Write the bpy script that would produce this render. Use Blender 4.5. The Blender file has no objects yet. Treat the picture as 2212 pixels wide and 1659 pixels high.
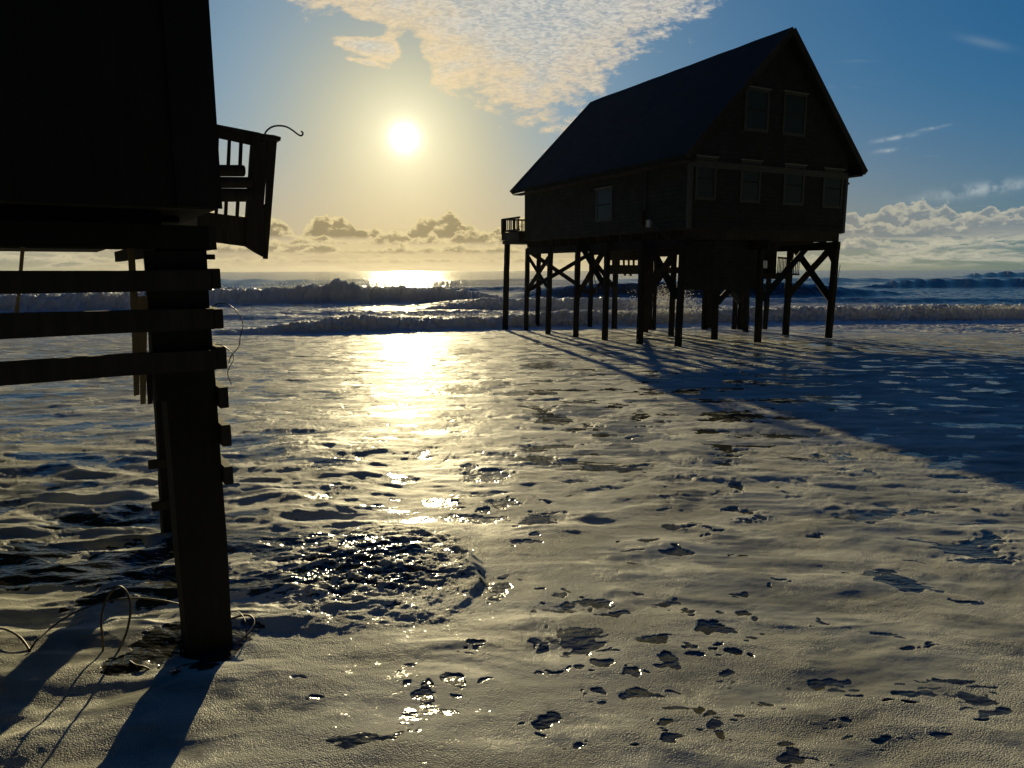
import bpy, bmesh, math, random
import numpy as np
from mathutils import Vector, Matrix
random.seed(7)
R = math.radians
sc = bpy.context.scene
COL = sc.collection

# ------------------------------------------------------------------ camera
EYE = 1.7
F = 1536.0 / 2212.0
PITCH = R(9.1)
ROLL = 0.0028
cd = bpy.data.cameras.new("camera"); cam = bpy.data.objects.new("camera", cd); COL.objects.link(cam)
cam.location = (0, 0, EYE)
cd.sensor_width = 36.0; cd.lens = 36.0 * F; cd.clip_start = 0.05; cd.clip_end = 20000
cam.matrix_world = Matrix.Translation((0, 0, EYE)) @ Matrix.Rotation(R(90) - PITCH, 4, 'X') @ Matrix.Rotation(-ROLL, 4, 'Z')
sc.camera = cam

def ray(x, y):
    a = (x - 1106) / 1536.0; b = (829.5 - y) / 1536.0 - ROLL * a
    return Vector((a, math.cos(PITCH) + math.sin(PITCH) * b, -math.sin(PITCH) + math.cos(PITCH) * b))
SL = 0.033
def ground(x, y):
    d = ray(x, y); t = -EYE / (d.z + SL * d.y); return Vector((d.x * t, d.y * t, EYE + d.z * t))
def at(x, y, Y):
    d = ray(x, y); t = Y / d.y; return Vector((d.x * t, Y, EYE + d.z * t))
def onplane(x, y, p0, n):
    d = ray(x, y); o = Vector((0, 0, EYE)); t = (p0 - o).dot(n) / d.dot(n); return o + d * t

# ------------------------------------------------------------------ materials
def new_mat(name):
    m = bpy.data.materials.new(name); m.use_nodes = True
    nt = m.node_tree; return m, nt, nt.nodes['Principled BSDF']
def N(nt, t, **kw):
    n = nt.nodes.new(t)
    for k, v in kw.items():
        if k in n.inputs: n.inputs[k].default_value = v
        else: setattr(n, k, v)
    return n
def wood(name, col, col2, scale=6.0, stretch=(1, 1, .12), rough=.85, bump=.4):
    m, nt, b = new_mat(name); L = nt.links
    tc = N(nt, 'ShaderNodeTexCoord'); mp = N(nt, 'ShaderNodeMapping'); mp.inputs['Scale'].default_value = stretch
    L.new(tc.outputs['Object'], mp.inputs['Vector'])
    no = N(nt, 'ShaderNodeTexNoise', Scale=scale * 4, Detail=7.0, Roughness=.65); L.new(mp.outputs[0], no.inputs['Vector'])
    n2 = N(nt, 'ShaderNodeTexNoise', Scale=1.3, Detail=3.0); L.new(tc.outputs['Object'], n2.inputs['Vector'])
    mx = N(nt, 'ShaderNodeMath', operation='MULTIPLY'); L.new(no.outputs[0], mx.inputs[0]); L.new(n2.outputs[0], mx.inputs[1])
    cr = N(nt, 'ShaderNodeValToRGB'); cr.color_ramp.elements[0].position = .12; cr.color_ramp.elements[1].position = .42
    cr.color_ramp.elements[0].color = (*col, 1); cr.color_ramp.elements[1].color = (*col2, 1)
    L.new(mx.outputs[0], cr.inputs[0]); L.new(cr.outputs[0], b.inputs['Base Color'])
    bp = N(nt, 'ShaderNodeBump', Strength=bump, Distance=.01); L.new(no.outputs[0], bp.inputs['Height']); L.new(bp.outputs[0], b.inputs['Normal'])
    b.inputs['Roughness'].default_value = rough; b.inputs['Specular IOR Level'].default_value = .12
    return m
def shingle(name, c1, c2, sx, sz, axis):
    m, nt, b = new_mat(name); L = nt.links
    tc = N(nt, 'ShaderNodeTexCoord'); sp = N(nt, 'ShaderNodeSeparateXYZ'); L.new(tc.outputs['Object'], sp.inputs[0])
    ad = N(nt, 'ShaderNodeMath', operation='ADD'); L.new(sp.outputs[0], ad.inputs[0]); L.new(sp.outputs[1], ad.inputs[1])
    cb = N(nt, 'ShaderNodeCombineXYZ'); L.new(ad.outputs[0], cb.inputs[0]); L.new(sp.outputs[2], cb.inputs[1])
    br = N(nt, 'ShaderNodeTexBrick'); br.inputs['Scale'].default_value = 1.0
    br.inputs['Color1'].default_value = (*c1, 1); br.inputs['Color2'].default_value = (*c2, 1)
    br.inputs['Mortar'].default_value = tuple(c * .4 for c in c1) + (1,)
    br.inputs['Mortar Size'].default_value = .008; br.inputs['Brick Width'].default_value = sx; br.inputs['Row Height'].default_value = sz
    br.inputs['Bias'].default_value = -.2
    L.new(cb.outputs[0], br.inputs['Vector'])
    no = N(nt, 'ShaderNodeTexNoise', Scale=2.0, Detail=6.0); L.new(tc.outputs['Object'], no.inputs['Vector'])
    mr = N(nt, 'ShaderNodeMapRange'); mr.inputs[3].default_value = .5; mr.inputs[4].default_value = 1.4; L.new(no.outputs[0], mr.inputs[0])
    mx = N(nt, 'ShaderNodeMix', data_type='RGBA', blend_type='MULTIPLY'); mx.inputs[0].default_value = 1
    L.new(br.outputs[0], mx.inputs[6]); L.new(mr.outputs[0], mx.inputs[7]); L.new(mx.outputs[2], b.inputs['Base Color'])
    bp = N(nt, 'ShaderNodeBump', Strength=.6, Distance=.015); L.new(br.outputs['Fac'], bp.inputs['Height']); bp.invert = True
    L.new(bp.outputs[0], b.inputs['Normal']); b.inputs['Roughness'].default_value = .9; b.inputs['Specular IOR Level'].default_value = .15
    return m
def plain(name, col, rough=.6, metal=0.0, nscale=8.0, var=.3):
    m, nt, b = new_mat(name); L = nt.links
    tc = N(nt, 'ShaderNodeTexCoord'); no = N(nt, 'ShaderNodeTexNoise', Scale=nscale, Detail=5.0); L.new(tc.outputs['Object'], no.inputs['Vector'])
    mr = N(nt, 'ShaderNodeMapRange'); mr.inputs[3].default_value = 1 - var; mr.inputs[4].default_value = 1 + var; L.new(no.outputs[0], mr.inputs[0])
    mx = N(nt, 'ShaderNodeMix', data_type='RGBA', blend_type='MULTIPLY'); mx.inputs[0].default_value = 1; mx.inputs[6].default_value = (*col, 1)
    L.new(mr.outputs[0], mx.inputs[7]); L.new(mx.outputs[2], b.inputs['Base Color'])
    b.inputs['Roughness'].default_value = rough; b.inputs['Metallic'].default_value = metal
    return m
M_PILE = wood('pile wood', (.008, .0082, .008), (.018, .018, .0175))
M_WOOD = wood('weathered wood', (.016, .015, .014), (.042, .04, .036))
M_PALE = wood('pale broken wood', (.16, .13, .085), (.30, .25, .17))
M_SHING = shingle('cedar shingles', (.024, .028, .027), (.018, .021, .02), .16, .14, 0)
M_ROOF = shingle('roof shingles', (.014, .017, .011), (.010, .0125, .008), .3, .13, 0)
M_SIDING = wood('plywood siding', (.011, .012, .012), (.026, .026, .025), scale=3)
M_TRIM = plain('painted trim', (.025, .028, .027), .7)
M_DRIP = plain('drip cap metal', (.12, .12, .11), .6)
M_GLASS = plain('window glass', (.014, .026, .026), .35, 0, 2, .2); M_GLASS.node_tree.nodes['Principled BSDF'].inputs['Specular IOR Level'].default_value = .2
M_METAL = plain('dark metal', (.03, .03, .032), .45, .6)
M_GREYBOX = plain('grey enamel', (.22, .24, .25), .5)
M_PAPER = plain('white paper', (.55, .58, .62), .7)
M_CABLE = plain('cable jacket', (.014, .009, .008), .55)
M_RUST = plain('orange cable jacket', (.05, .02, .012), .55)

# ------------------------------------------------------------------ mesh helpers
def bm_box(bm, p0, p1, M=None):
    x0, y0, z0 = p0; x1, y1, z1 = p1
    vs = [bm.verts.new((x, y, z)) for x in (x0, x1) for y in (y0, y1) for z in (z0, z1)]
    for f in ((0, 1, 3, 2), (4, 6, 7, 5), (0, 4, 5, 1), (2, 3, 7, 6), (0, 2, 6, 4), (1, 5, 7, 3)):
        bm.faces.new([vs[i] for i in f])
    if M is not None:
        for v in vs: v.co = M @ v.co
    return vs
def bm_bar(bm, a, b, w, t, side=None, rough=0.0):
    """a squared timber from a to b, w across 'side', t along the other"""
    a = Vector(a); b = Vector(b); d = (b - a).normalized()
    s = Vector(side) if side is not None else Vector((0, 1, 0))
    s = (s - d * s.dot(d)).normalized(); o = d.cross(s).normalized()
    rings = []
    n = max(1, int((b - a).length / .35)) if rough else 1
    for i in range(n + 1):
        c = a.lerp(b, i / n) + (s * random.uniform(-rough, rough) + o * random.uniform(-rough, rough) if 0 < i < n else Vector())
        k = 1 + (random.uniform(-.04, .04) if rough else 0)
        rings.append([bm.verts.new(c + s * (sx * w / 2 * k) + o * (sy * t / 2 * k)) for sx, sy in ((-1, -1), (1, -1), (1, 1), (-1, 1))])
    for r0, r1 in zip(rings, rings[1:]):
        for i in range(4): bm.faces.new((r0[i], r0[(i + 1) % 4], r1[(i + 1) % 4], r1[i]))
    bm.faces.new(rings[0][::-1]); bm.faces.new(rings[-1])
def bm_tube(bm, pts, r, n=8):
    pts = [Vector(p) for p in pts]; prev = None; up = Vector((0.1, .9, .3)).normalized()
    for i, p in enumerate(pts):
        d = (pts[min(i + 1, len(pts) - 1)] - pts[max(i - 1, 0)]).normalized()
        s = d.cross(up).normalized(); o = s.cross(d)
        ring = [bm.verts.new(p + (s * math.cos(k * 2 * math.pi / n) + o * math.sin(k * 2 * math.pi / n)) * r) for k in range(n)]
        if prev:
            for k in range(n): bm.faces.new((prev[k], prev[(k + 1) % n], ring[(k + 1) % n], ring[k]))
        else: bm.faces.new(ring[::-1])
        prev = ring
    bm.faces.new(prev)
def bm_prism(bm, poly, thick):
    """poly: list of 3D points in a plane; extruded by the vector 'thick'"""
    a = [bm.verts.new(p) for p in poly]; b = [bm.verts.new(Vector(p) + thick) for p in poly]
    n = len(a); bm.faces.new(a[::-1]); bm.faces.new(b)
    for i in range(n): bm.faces.new((a[i], a[(i + 1) % n], b[(i + 1) % n], b[i]))
def spline(pts, k=8):
    pts = [Vector(p) for p in pts]; P = [pts[0] * 2 - pts[1]] + pts + [pts[-1] * 2 - pts[-2]]; out = []
    for i in range(1, len(P) - 2):
        for j in range(k):
            t = j / k; p0, p1, p2, p3 = P[i - 1:i + 3]
            out.append(.5 * ((2 * p1) + (p2 - p0) * t + (2 * p0 - 5 * p1 + 4 * p2 - p3) * t * t + (3 * p1 - p0 - 3 * p2 + p3) * t ** 3))
    out.append(pts[-1]); return out
def make(name, build, mat, parent=None, bevel=0.0, smooth=False, label=None):
    bm = bmesh.new(); build(bm)
    bmesh.ops.recalc_face_normals(bm, faces=bm.faces)
    me = bpy.data.meshes.new(name); bm.to_mesh(me); bm.free(); me.materials.append(mat)
    if smooth: me.polygons.foreach_set('use_smooth', [True] * len(me.polygons))
    o = bpy.data.objects.new(name, me); COL.objects.link(o)
    if parent is not None:
        o.parent = parent; o.matrix_parent_inverse = PINV.get(parent.name, Matrix())
    if bevel:
        md = o.modifiers.new('bevel', 'BEVEL'); md.width = bevel; md.segments = 1; md.limit_method = 'ANGLE'
    if label: o['label'] = label
    return o
PINV = {}
def thing(name, loc, rot, label, cat, group=None):
    o = bpy.data.objects.new(name, None); COL.objects.link(o); o.location = loc; o.rotation_euler = (0, 0, rot)
    o.empty_display_size = .3
    o['label'] = label; o['category'] = cat
    if group: o['group'] = group
    return o
def tag(o, label, cat, group=None):
    o['label'] = label; o['category'] = cat
    if group: o['group'] = group
    return o

# ================================================================== right house (built in its own frame)
S = 0.958
HC = Vector((5.79 * S, 23.82 * S, 0)); TH = 0.483
HW, HL = 7.602 * S, 11.157 * S
ZF = 1.7 + (3.07 - 1.7) * S; ZR = 1.7 + (9.705 - 1.7) * S; ZE = 1.7 + (5.327 - 1.7) * S
OG, OE = .335, .46
house = thing('stilt_house', HC, TH, 'dark shingled gable house standing whole on tall cross-braced stilts in the surf', 'house')
HM = Matrix.Translation(HC) @ Matrix.Rotation(TH, 4, 'Z'); HI = HM.inverted()
def H(x, y, Y): return HI @ at(x, y, Y)
RU = HW / 2 + .10                       # ridge position across the gable
sl_l = (ZR - ZE) / (RU + OE); sl_r = (ZR - ZE) / (HW + OE - RU)
zl = ZE + sl_l * OE - .18; zr = ZE + sl_r * OE - .18
def b_wall(bm):
    t = .0
    prof = [(0, ZF), (HW, ZF), (HW, zr), (RU, ZR - .2), (0, zl)]
    a = [bm.verts.new((x, 0, z)) for x, z in prof]; b = [bm.verts.new((x, HL, z)) for x, z in prof]
    bm.faces.new(a[::-1]); bm.faces.new(b)
    for i in range(5): bm.faces.new((a[i], a[(i + 1) % 5], b[(i + 1) % 5], b[i]))
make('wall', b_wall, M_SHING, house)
def b_roof(bm):
    t = .16
    top = [(-OE, ZE), (RU, ZR), (HW + OE, ZE)]; bot = [(HW + OE - .02, ZE - t), (RU, ZR - t - .02), (-OE + .02, ZE - t)]
    # split along the ridge direction so that the eave can sag a little
    nseg = 14; rings = []
    for i in range(nseg + 1):
        v = -OG + (HL + 2 * OG) * i / nseg; w = random.uniform(-.012, .012)
        rings.append([bm.verts.new((x, v, z + w)) for x, z in top + bot])
    for r0, r1 in zip(rings, rings[1:]):
        for i in range(6): bm.faces.new((r0[i], r0[(i + 1) % 6], r1[(i + 1) % 6], r1[i]))
    for r, fl in ((rings[0], 1), (rings[-1], 0)):
        bm.faces.new((r[0], r[1], r[4], r[5])); bm.faces.new((r[1], r[2], r[3], r[4]))
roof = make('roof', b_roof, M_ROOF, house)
for v in (-OG - .03, HL + OG + .03):
    make('rake_board', lambda bm: bm_bar(bm, (-OE - .02, v, ZE - .1), (RU, v, ZR - .1), .05, .2, (0, 1, 0)), M_WOOD, roof)
    make('rake_board', lambda bm: bm_bar(bm, (HW + OE + .02, v, ZE - .1), (RU + .01, v, ZR - .1), .045, .2, (0, 1, 0)), M_WOOD, roof)
for u0, u1 in ((-OE + .03, -.002), (HW + .002, HW + OE - .03)):
    make('soffit', lambda bm: bm_box(bm, (u0, -OG + .05, ZE - .215), (u1, HL + OG - .05, ZE - .175)), M_WOOD, roof)
make('corner_board', lambda bm: bm_box(bm, (-.02, -.022, ZF - .03), (.11, .1, ZE - .22)), M_TRIM, house)
make('corner_board', lambda bm: bm_box(bm, (HW - .11, -.022, ZF - .03), (HW + .02, .1, ZE - .22)), M_TRIM, house)
make('skirt_board', lambda bm: (bm_box(bm, (.13, -.028, ZF - .03), (HW - .13, -.003, ZF + .16)), bm_box(bm, (-.028, .12, ZF - .03), (-.003, HL, ZF + .16))), M_SHING, house)
ZB = ZF + (ZE - ZF) * .93
make('belt_board', lambda bm: (bm_box(bm, (.02, -.075, ZB), (HW - .02, -.003, ZB + .035)), bm_box(bm, (.02, -.03, ZB - .16), (HW - .02, -.004, ZB - .003))), M_TRIM, house)
def window(u, z0, w, h, side=False):
    def T(bm, a, b):
        if side:
            bm_box(bm, (a[1] if a[1] < b[1] else b[1], a[0], a[2]), (b[1] if a[1] < b[1] else a[1], b[0], b[2]))
        else: bm_box(bm, a, b)
    def bf(bm):
        T(bm, (u - .09, -.035, z0 - .09), (u - .002, -.002, z0 + h + .09)); T(bm, (u + w + .002, -.035, z0 - .09), (u + w + .09, -.002, z0 + h + .09))
        T(bm, (u, -.034, z0 + h), (u + w, -.003, z0 + h + .09)); T(bm, (u, -.034, z0 - .09), (u + w, -.003, z0))
    fr = make('window', bf, M_TRIM, house)
    make('drip_cap', lambda bm: T(bm, (u - .13, -.075, z0 + h + .095), (u + w + .13, -.002, z0 + h + .12)), M_DRIP, fr)
    make('sash', lambda bm: (T(bm, (u, -.027, z0 + h / 2 - .025), (u + w, -.005, z0 + h / 2 + .025))), M_WOOD, fr)
    make('pane', lambda bm: (T(bm, (u + .01, -.014, z0 + .01), (u + w - .01, -.004, z0 + h - .01))), M_GLASS, fr)
# lower row and upper pair, placed where the photograph shows them on the gable
def onwall(x, y):
    n = HM.to_3x3() @ Vector((0, 1, 0)); p = HI @ onplane(x, y, HC, n); return p.x, p.z
for (x0, yt, x1, yb) in ((1509, 343, 1541, 428), (1606, 351, 1637, 434), (1699, 360, 1731, 440), (1784, 369, 1814, 446), (1616, 193, 1655, 282), (1699, 203, 1735, 291)):
    ua, za = onwall(x0, yt); ub, zb = onwall(x1, yb); ub2, z3 = onwall(x1, yt)
    window(ua, zb + .02, ub - ua, (za - zb) * .97)
def onside(x, y):
    n = HM.to_3x3() @ Vector((1, 0, 0)); p = HI @ onplane(x, y, HC, n); return p.y, p.z
vs_, zs_ = onside(1322, 414); ve_, _ = onside(1293, 414)
window(vs_, ZF + .55, ve_ - vs_, 1.0, side=True)
# meter box, riser and conduit on the long wall
mv, mz = onside(1391, 470)
make('meter_box', lambda bm: bm_box(bm, (-.16, mv - .14, mz - .25), (-.003, mv + .14, mz + .22)), M_WOOD, house, .01)
mv2, mz2 = onside(1394, 475)
make('fuse_panel', lambda bm: bm_box(bm, (-.13, mv2 - .42, mz2 - .26), (-.003, mv2 - .22, mz2 - .02)), M_GREYBOX, house, .01)
mv3, _ = onside(1397, 460)
make('conduit', lambda bm: bm_tube(bm, [(-.05, mv3, mz + .2), (-.05, mv3, ZE - .25)], .03), M_METAL, house)
make('service_cable', lambda bm: bm_tube(bm, spline([(-.06, mv3 - .1, mz + .15), (-.14, mv3 - .7, mz - .35), (-.05, mv3 - 1.3, mz - .8)]), .018), M_METAL, house)
def b_lamp(bm):
    bm_box(bm, (HW + .002, .12, ZE - .62), (HW + .06, .24, ZE - .5)); bm_bar(bm, (HW + .06, .18, ZE - .52), (HW + .22, .1, ZE - .42), .09, .07)
make('floodlight', b_lamp, M_METAL, house, .01)

# floor frame: joists, girders
def b_floor(bm):
    bm_box(bm, (.03, .03, ZF - .05), (HW - .03, HL - .03, ZF - .004))
make('floor_deck', b_floor, M_WOOD, house)
for k in range(3):
    u = (.16, HW / 2, HW - .16)[k]
    make('girder', lambda bm: bm_box(bm, (u - .09, .05, ZF - .62), (u + .09, HL - .05, ZF - .33)), M_PILE, house)
nj = 16
for k in range(nj):
    v = .2 + (HL - .4) * k / (nj - 1)
    make('joist', lambda bm: bm_box(bm, (.02, v - .022, ZF - .325), (HW - .02, v + .022, ZF - .052)), M_WOOD, house)

# stilts: (base pixel of the piling, pixel x of its head)
def z4(x, y): return (1220 + x / 4.366) / 1.1573, (520 + y / 4.366) / 1.1573
def z5(x, y): return (1680 + x / 4.366) / 1.1573, (520 + y / 4.366) / 1.1573
PILES = [(z4, 418, 1340, 438, 50), (z4, 655, 1375, 690, 58), (z4, 958, 1410, 990, 62), (z4, 1275, 1440, 1312, 66), (z4, 1655, 1480, 1695, 70), (z4, 2075, 1515, 2140, 76),
         (z4, 1112, 1312, 1142, 50), (z4, 1378, 1325, 1408, 58), (z4, 1722, 1360, 1750, 54), (z4, 2000, 1395, 2045, 62),
         (z5, 462, 1430, 505, 70), (z5, 935, 1465, 985, 76),
         (z5, 408, 1318, 430, 52), (z5, 803, 1350, 845, 62), (z5, 1240, 1388, 1312, 68), (z5, 1708, 1418, 1808, 72),
         (z4, 540, 1310, 562, 48)]
PB = {}
for i, (zz, bx, by, tx, w) in enumerate(PILES):
    g = ground(*zz(bx, by)); top = at(zz(tx, 300)[0], 500, g.y); ztop = ZF - .34
    wid = w / 5.052 / 1536 * g.y * .80
    a = HI @ Vector((g.x, g.y, g.z - 1.2 * 1.0)); b = HI @ Vector((top.x, g.y, ztop))
    dd = (b - a); a0 = HI @ g; a = a0 - (b - a0).normalized() * .9
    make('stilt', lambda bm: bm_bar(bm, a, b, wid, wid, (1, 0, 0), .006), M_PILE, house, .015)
    PB[i] = (g, top)
    # bolted splice blocks where braces meet
    if i % 2 == 0:
        c = a0.lerp(b, .48)
        make('splice_block', lambda bm: bm_box(bm, (c.x - wid * .35, c.y - wid * .62, c.z - .2), (c.x + wid * .62, c.y + wid * .35, c.z + .2)), M_PILE, house, .01)
# cross bracing: pixel ends and the depth at each end
def brace(f0, x0, y0, Y0, f1, x1, y1, Y1, w=.2):
    a = H(*f0(x0, y0), Y0); b = H(*f1(x1, y1), Y1)
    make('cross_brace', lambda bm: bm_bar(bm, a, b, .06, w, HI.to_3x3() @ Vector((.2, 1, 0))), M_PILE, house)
Y = lambda i: PB[i][0].y
brace(z4, 440, 465, Y(0) - .1, z4, 1120, 935, Y(6), .19); brace(z4, 440, 900, Y(0) - .1, z4, 1150, 480, Y(6), .19)
brace(z4, 450, 540, Y(0), z4, 645, 855, Y(1), .14); brace(z4, 445, 880, Y(0), z4, 680, 520, Y(1), .17)
brace(z4, 1010, 390, Y(2), z4, 1290, 880, Y(3), .2); brace(z4, 1320, 380, Y(3), z4, 985, 950, Y(2), .2)
brace(z4, 1150, 560, Y(6), z4, 1400, 900, Y(7), .2); brace(z4, 1370, 640, Y(7), z4, 1130, 955, Y(6), .17)
brace(z4, 1755, 385, Y(4), z4, 2075, 980, Y(5), .24); brace(z4, 2100, 390, Y(5), z4, 1690, 1040, Y(4), .24)
brace(z5, 490, 1040, Y(10), z5, 860, 650, Y(13), .22); brace(z5, 540, 800, Y(10), z5, 740, 1030, Y(13), .2)
brace(z5, 820, 690, Y(13), z5, 960, 985, Y(11), .2)
brace(z5, 1310, 395, Y(14), z5, 1740, 1010, Y(15), .24); brace(z5, 1800, 370, Y(15), z5, 1290, 930, Y(14), .24)
brace(z5, 1560, 190, Y(14) + .6, z5, 1790, 620, Y(15) - .1, .2); brace(z5, 990, 990, Y(11), z5, 1530, 370, Y(14), .22)

# storage room hung below the floor, with its lower landing and railing
bl = HI @ at(1462, 560, 24.6)
u0, v0, u1, v1 = 1.95, .9, 4.15, 2.65
ZS = 1.0
make('storage_room', lambda bm: bm_box(bm, (u0, v0, ZS), (u1, v1, ZF - .335)), M_SHING, house)
pn = HI @ at(*z5(1022, 615), 24.9)
ld = [H(*z5(870, 775), 27.5), H(*z5(1250, 775), 27.5)]
lz = ld[0].z; lx0, lx1 = ld[0].x, ld[1].x; ly = ld[0].y
rl = make('landing', lambda bm: bm_box(bm, (u1 + .01, 2.3, lz), (u1 + 2.3, 4.1, lz + .24)), M_PILE, house)
def rail_line(parent, p0, p1, n, h, name='baluster', bw=.024):
    p0 = Vector(p0); p1 = Vector(p1)
    make('handrail', lambda bm: bm_bar(bm, p0 + Vector((0, 0, h)), p1 + Vector((0, 0, h)), .09, .07, (p1 - p0).cross(Vector((0, 0, 1)))), M_WOOD, parent)
    make('bottom_rail', lambda bm: bm_bar(bm, p0 + Vector((0, 0, .08)), p1 + Vector((0, 0, .08)), .05, .07, (p1 - p0).cross(Vector((0, 0, 1)))), M_WOOD, parent)
    for k in range(n):
        p = p0.lerp(p1, (k + .5) / n)
        make(name, lambda bm: bm_box(bm, (p.x - bw / 2, p.y - bw / 2, p.z + .1), (p.x + bw / 2, p.y + bw / 2, p.z + h - .02)), M_WOOD, parent)
YR = 27.8
ra = H(*z5(1145, 735), YR); rb = H(*z5(1268, 745), YR - .1); rc = H(*z5(1392, 748), YR - .1)
rh = at(*z5(1200, 540), YR).z - at(*z5(1200, 735), YR).z
rail_line(rl, ra, rb, 8, rh); rail_line(rl, rb + (rc - rb) * .4, rc, 4, rh)
# thick beam stub and stair stringer under the right side
def b_stub(bm):
    pts = [z5(1130, 300), z5(1592, 290), z5(1590, 330), z5(1555, 335), z5(1550, 392), z5(1190, 415), z5(1150, 460), z5(1130, 460)]
    bm_prism(bm, [H(*p, 26.4) for p in pts], HI.to_3x3() @ Vector((.05, .12, 0)))
make('porch_beam', b_stub, M_WOOD, house)
ps = [H(*z5(x, y), 24.2) for x, y in ((1001, 575), (1045, 575), (1043, 657), (1000, 655))]
make('notice_sheet', lambda bm: bm_prism(bm, ps, HI.to_3x3() @ Vector((0, .006, 0))), M_PAPER, house, label='pale notice sheet tacked to the storage room')
def b_sw(bm):
    pts = [z5(850, 262), z5(1195, 262), z5(1190, 415), z5(1150, 460), z5(1140, 712), z5(1190, 712), z5(1272, 600), z5(1300, 600), z5(1300, 700), z5(1250, 775), z5(850, 775)]
    bm_prism(bm, [H(*p, 28.2) for p in pts], HI.to_3x3() @ Vector((.02, .08, 0)))
make('stair_screen', b_sw, M_SHING, house)
# lower landing seen through the stilts, boards with square openings
YL = 30.6
def PL(x, y, Yd=YL): return H(*z4(x, y), Yd)
def b_land(bm):
    th = HI.to_3x3() @ Vector((0, .12, 0))
    bm_prism(bm, [PL(1335, 455), PL(1690, 455), PL(1690, 571), PL(1335, 571)], th)
    bm_prism(bm, [PL(1335, 622), PL(1690, 622), PL(1690, 722), PL(1335, 722)], th)
lower = make('seaward_landing', b_land, M_WOOD, house)
for x0, x1 in ((1358, 1444), (1476, 1498), (1530, 1552), (1583, 1606), (1640, 1662)):
    make('baluster', lambda bm: bm_prism(bm, [PL(x0, 571), PL(x1, 571), PL(x1, 622), PL(x0, 622)], HI.to_3x3() @ Vector((0, .05, 0))), M_WOOD, lower)
make('joist_end', lambda bm: (bm_prism(bm, [PL(1487, 722), PL(1510, 722), PL(1510, 740), PL(1487, 740)], HI.to_3x3() @ Vector((0, .3, 0))),
                              bm_prism(bm, [PL(1548, 722), PL(1573, 722), PL(1573, 742), PL(1548, 742)], HI.to_3x3() @ Vector((0, .3, 0)))), M_WOOD, lower)
make('tie_beam', lambda bm: bm_bar(bm, PL(1850, 517, 28), PL(2060, 514, 28), .08, .1, (0, 1, 0)), M_WOOD, house)
# seaward deck at the far end with its railing
DZ = ZF - .05
deck = make('deck', lambda bm: (bm_box(bm, (-1.0 + .02, HL + .02, DZ - .3), (HW * .55, HL + 1.75, DZ)),), M_WOOD, house)
g0 = ground(*z4(188, 1335)); g0t = at(*z4(216, 500), g0.y)
da = HI @ g0; db = HI @ Vector((g0t.x, g0.y, DZ - .3))
dk0 = H(*z4(180, 355), g0.y); dk1 = H(*z4(405, 355), g0.y)
make('stilt', lambda bm: bm_bar(bm, da - (db - da) * .2, Vector((db.x, db.y, dk0.z)), .21, .21, (1, 0, 0), .006), M_PILE, house, .012)
bpy.data.objects.remove(deck)
zd = dk0.z; zr_ = H(*z4(180, 125), g0.y).z
dp0 = Vector((dk0.x, dk0.y, 0)); dp1 = Vector((0.3, HL + .03, 0)); dq = dp0 + Vector((HW * .6, 0, 0))
def b_deck(bm):
    bm_prism(bm, [Vector((dp0.x - .06, dp0.y + .05, zd - .17)), Vector((dp0.x - .06, HL + .01, zd - .17)), Vector((HW * .65, HL + .01, zd - .17)), Vector((HW * .65, dp0.y + .05, zd - .17))], Vector((0, 0, .15)))
    bm_prism(bm, [Vector((dp0.x - .08, dp0.y + .1, zd)), Vector((dp0.x - .08, HL + .01, zd)), Vector((HW * .65, HL + .01, zd)), Vector((HW * .65, dp0.y + .1, zd))], Vector((0, 0, .34)))
deck = make('deck', b_deck, M_WOOD, house)
for pa, pb, n in ((Vector((dp0.x - .02, HL + .02, zd + .34)), Vector((dp0.x - .02, dp0.y + .02, zd + .34)), 9), (Vector((dp0.x, dp0.y, zd + .34)), Vector((HW * .6, dp0.y, zd + .34)), 22)):
    rail_line(deck, pa, pb, n, zr_ - zd - .34, bw=.035)
make('railing_post', lambda bm: bm_box(bm, (dp0.x - .1, dp0.y - .05, zd + .3), (dp0.x + .06, dp0.y + .11, zr_ + .02)), M_WOOD, deck)
# dangling rope/wire between the far stilts
make('dangling_wire', lambda bm: bm_tube(bm, spline([PL(1150, 640, 32), PL(1165, 760, 32), PL(1185, 860, 32), PL(1190, 940, 32), PL(1207, 1005, 32)]), .018, 5), M_METAL, house)
make('service_drop', lambda bm: bm_tube(bm, spline([H(*z5(1840, 620), 25.8), H(*z5(1800, 870), 25.8), H(*z5(1775, 1120), 25.7)]), .012, 5), M_METAL, house)
# a few stilts carrying the porch behind
for zz, bx, by, tx, w, ty in ((z5, 680, 1272, 702, 52, 880), (z5, 740, 1295, 772, 56, 880), (z5, 1010, 1290, 1065, 52, 760), (z5, 345, 1242, 352, 36, 880), (z5, 378, 1280, 392, 36, 880), (z4, 1765, 1275, 1785, 46, 700), (z4, 1815, 1215, 1832, 40, 700)):
    by2 = max(by, 1285); g = ground(*zz(bx, by2)); g.y = min(g.y, 33.5)
    gg = at(zz(bx, by)[0], zz(bx, by)[1], g.y); t = at(zz(tx, ty)[0], zz(tx, ty)[1], g.y)
    wid = w / 5.052 / 1536 * g.y * .8
    top = HI @ Vector((t.x, g.y, t.z + .9)); bot = HI @ Vector((gg.x, g.y, min(gg.z, -SL * g.y) - .7))
    make('stilt', lambda bm: bm_bar(bm, bot, top, wid, wid, (1, 0, 0), .006), M_PILE, house, .01)
make('porch_floor', lambda bm: bm_box(bm, (u1 + .02, 4.15, ZS + .55), (u1 + 2.6, 6.6, ZS + .8)), M_WOOD, house)
make('porch_joist', lambda bm: bm_box(bm, (3.3, 2.9, ZS - .02), (u1 + .2, 3.7, ZS + .22)), M_WOOD, house)

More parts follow.
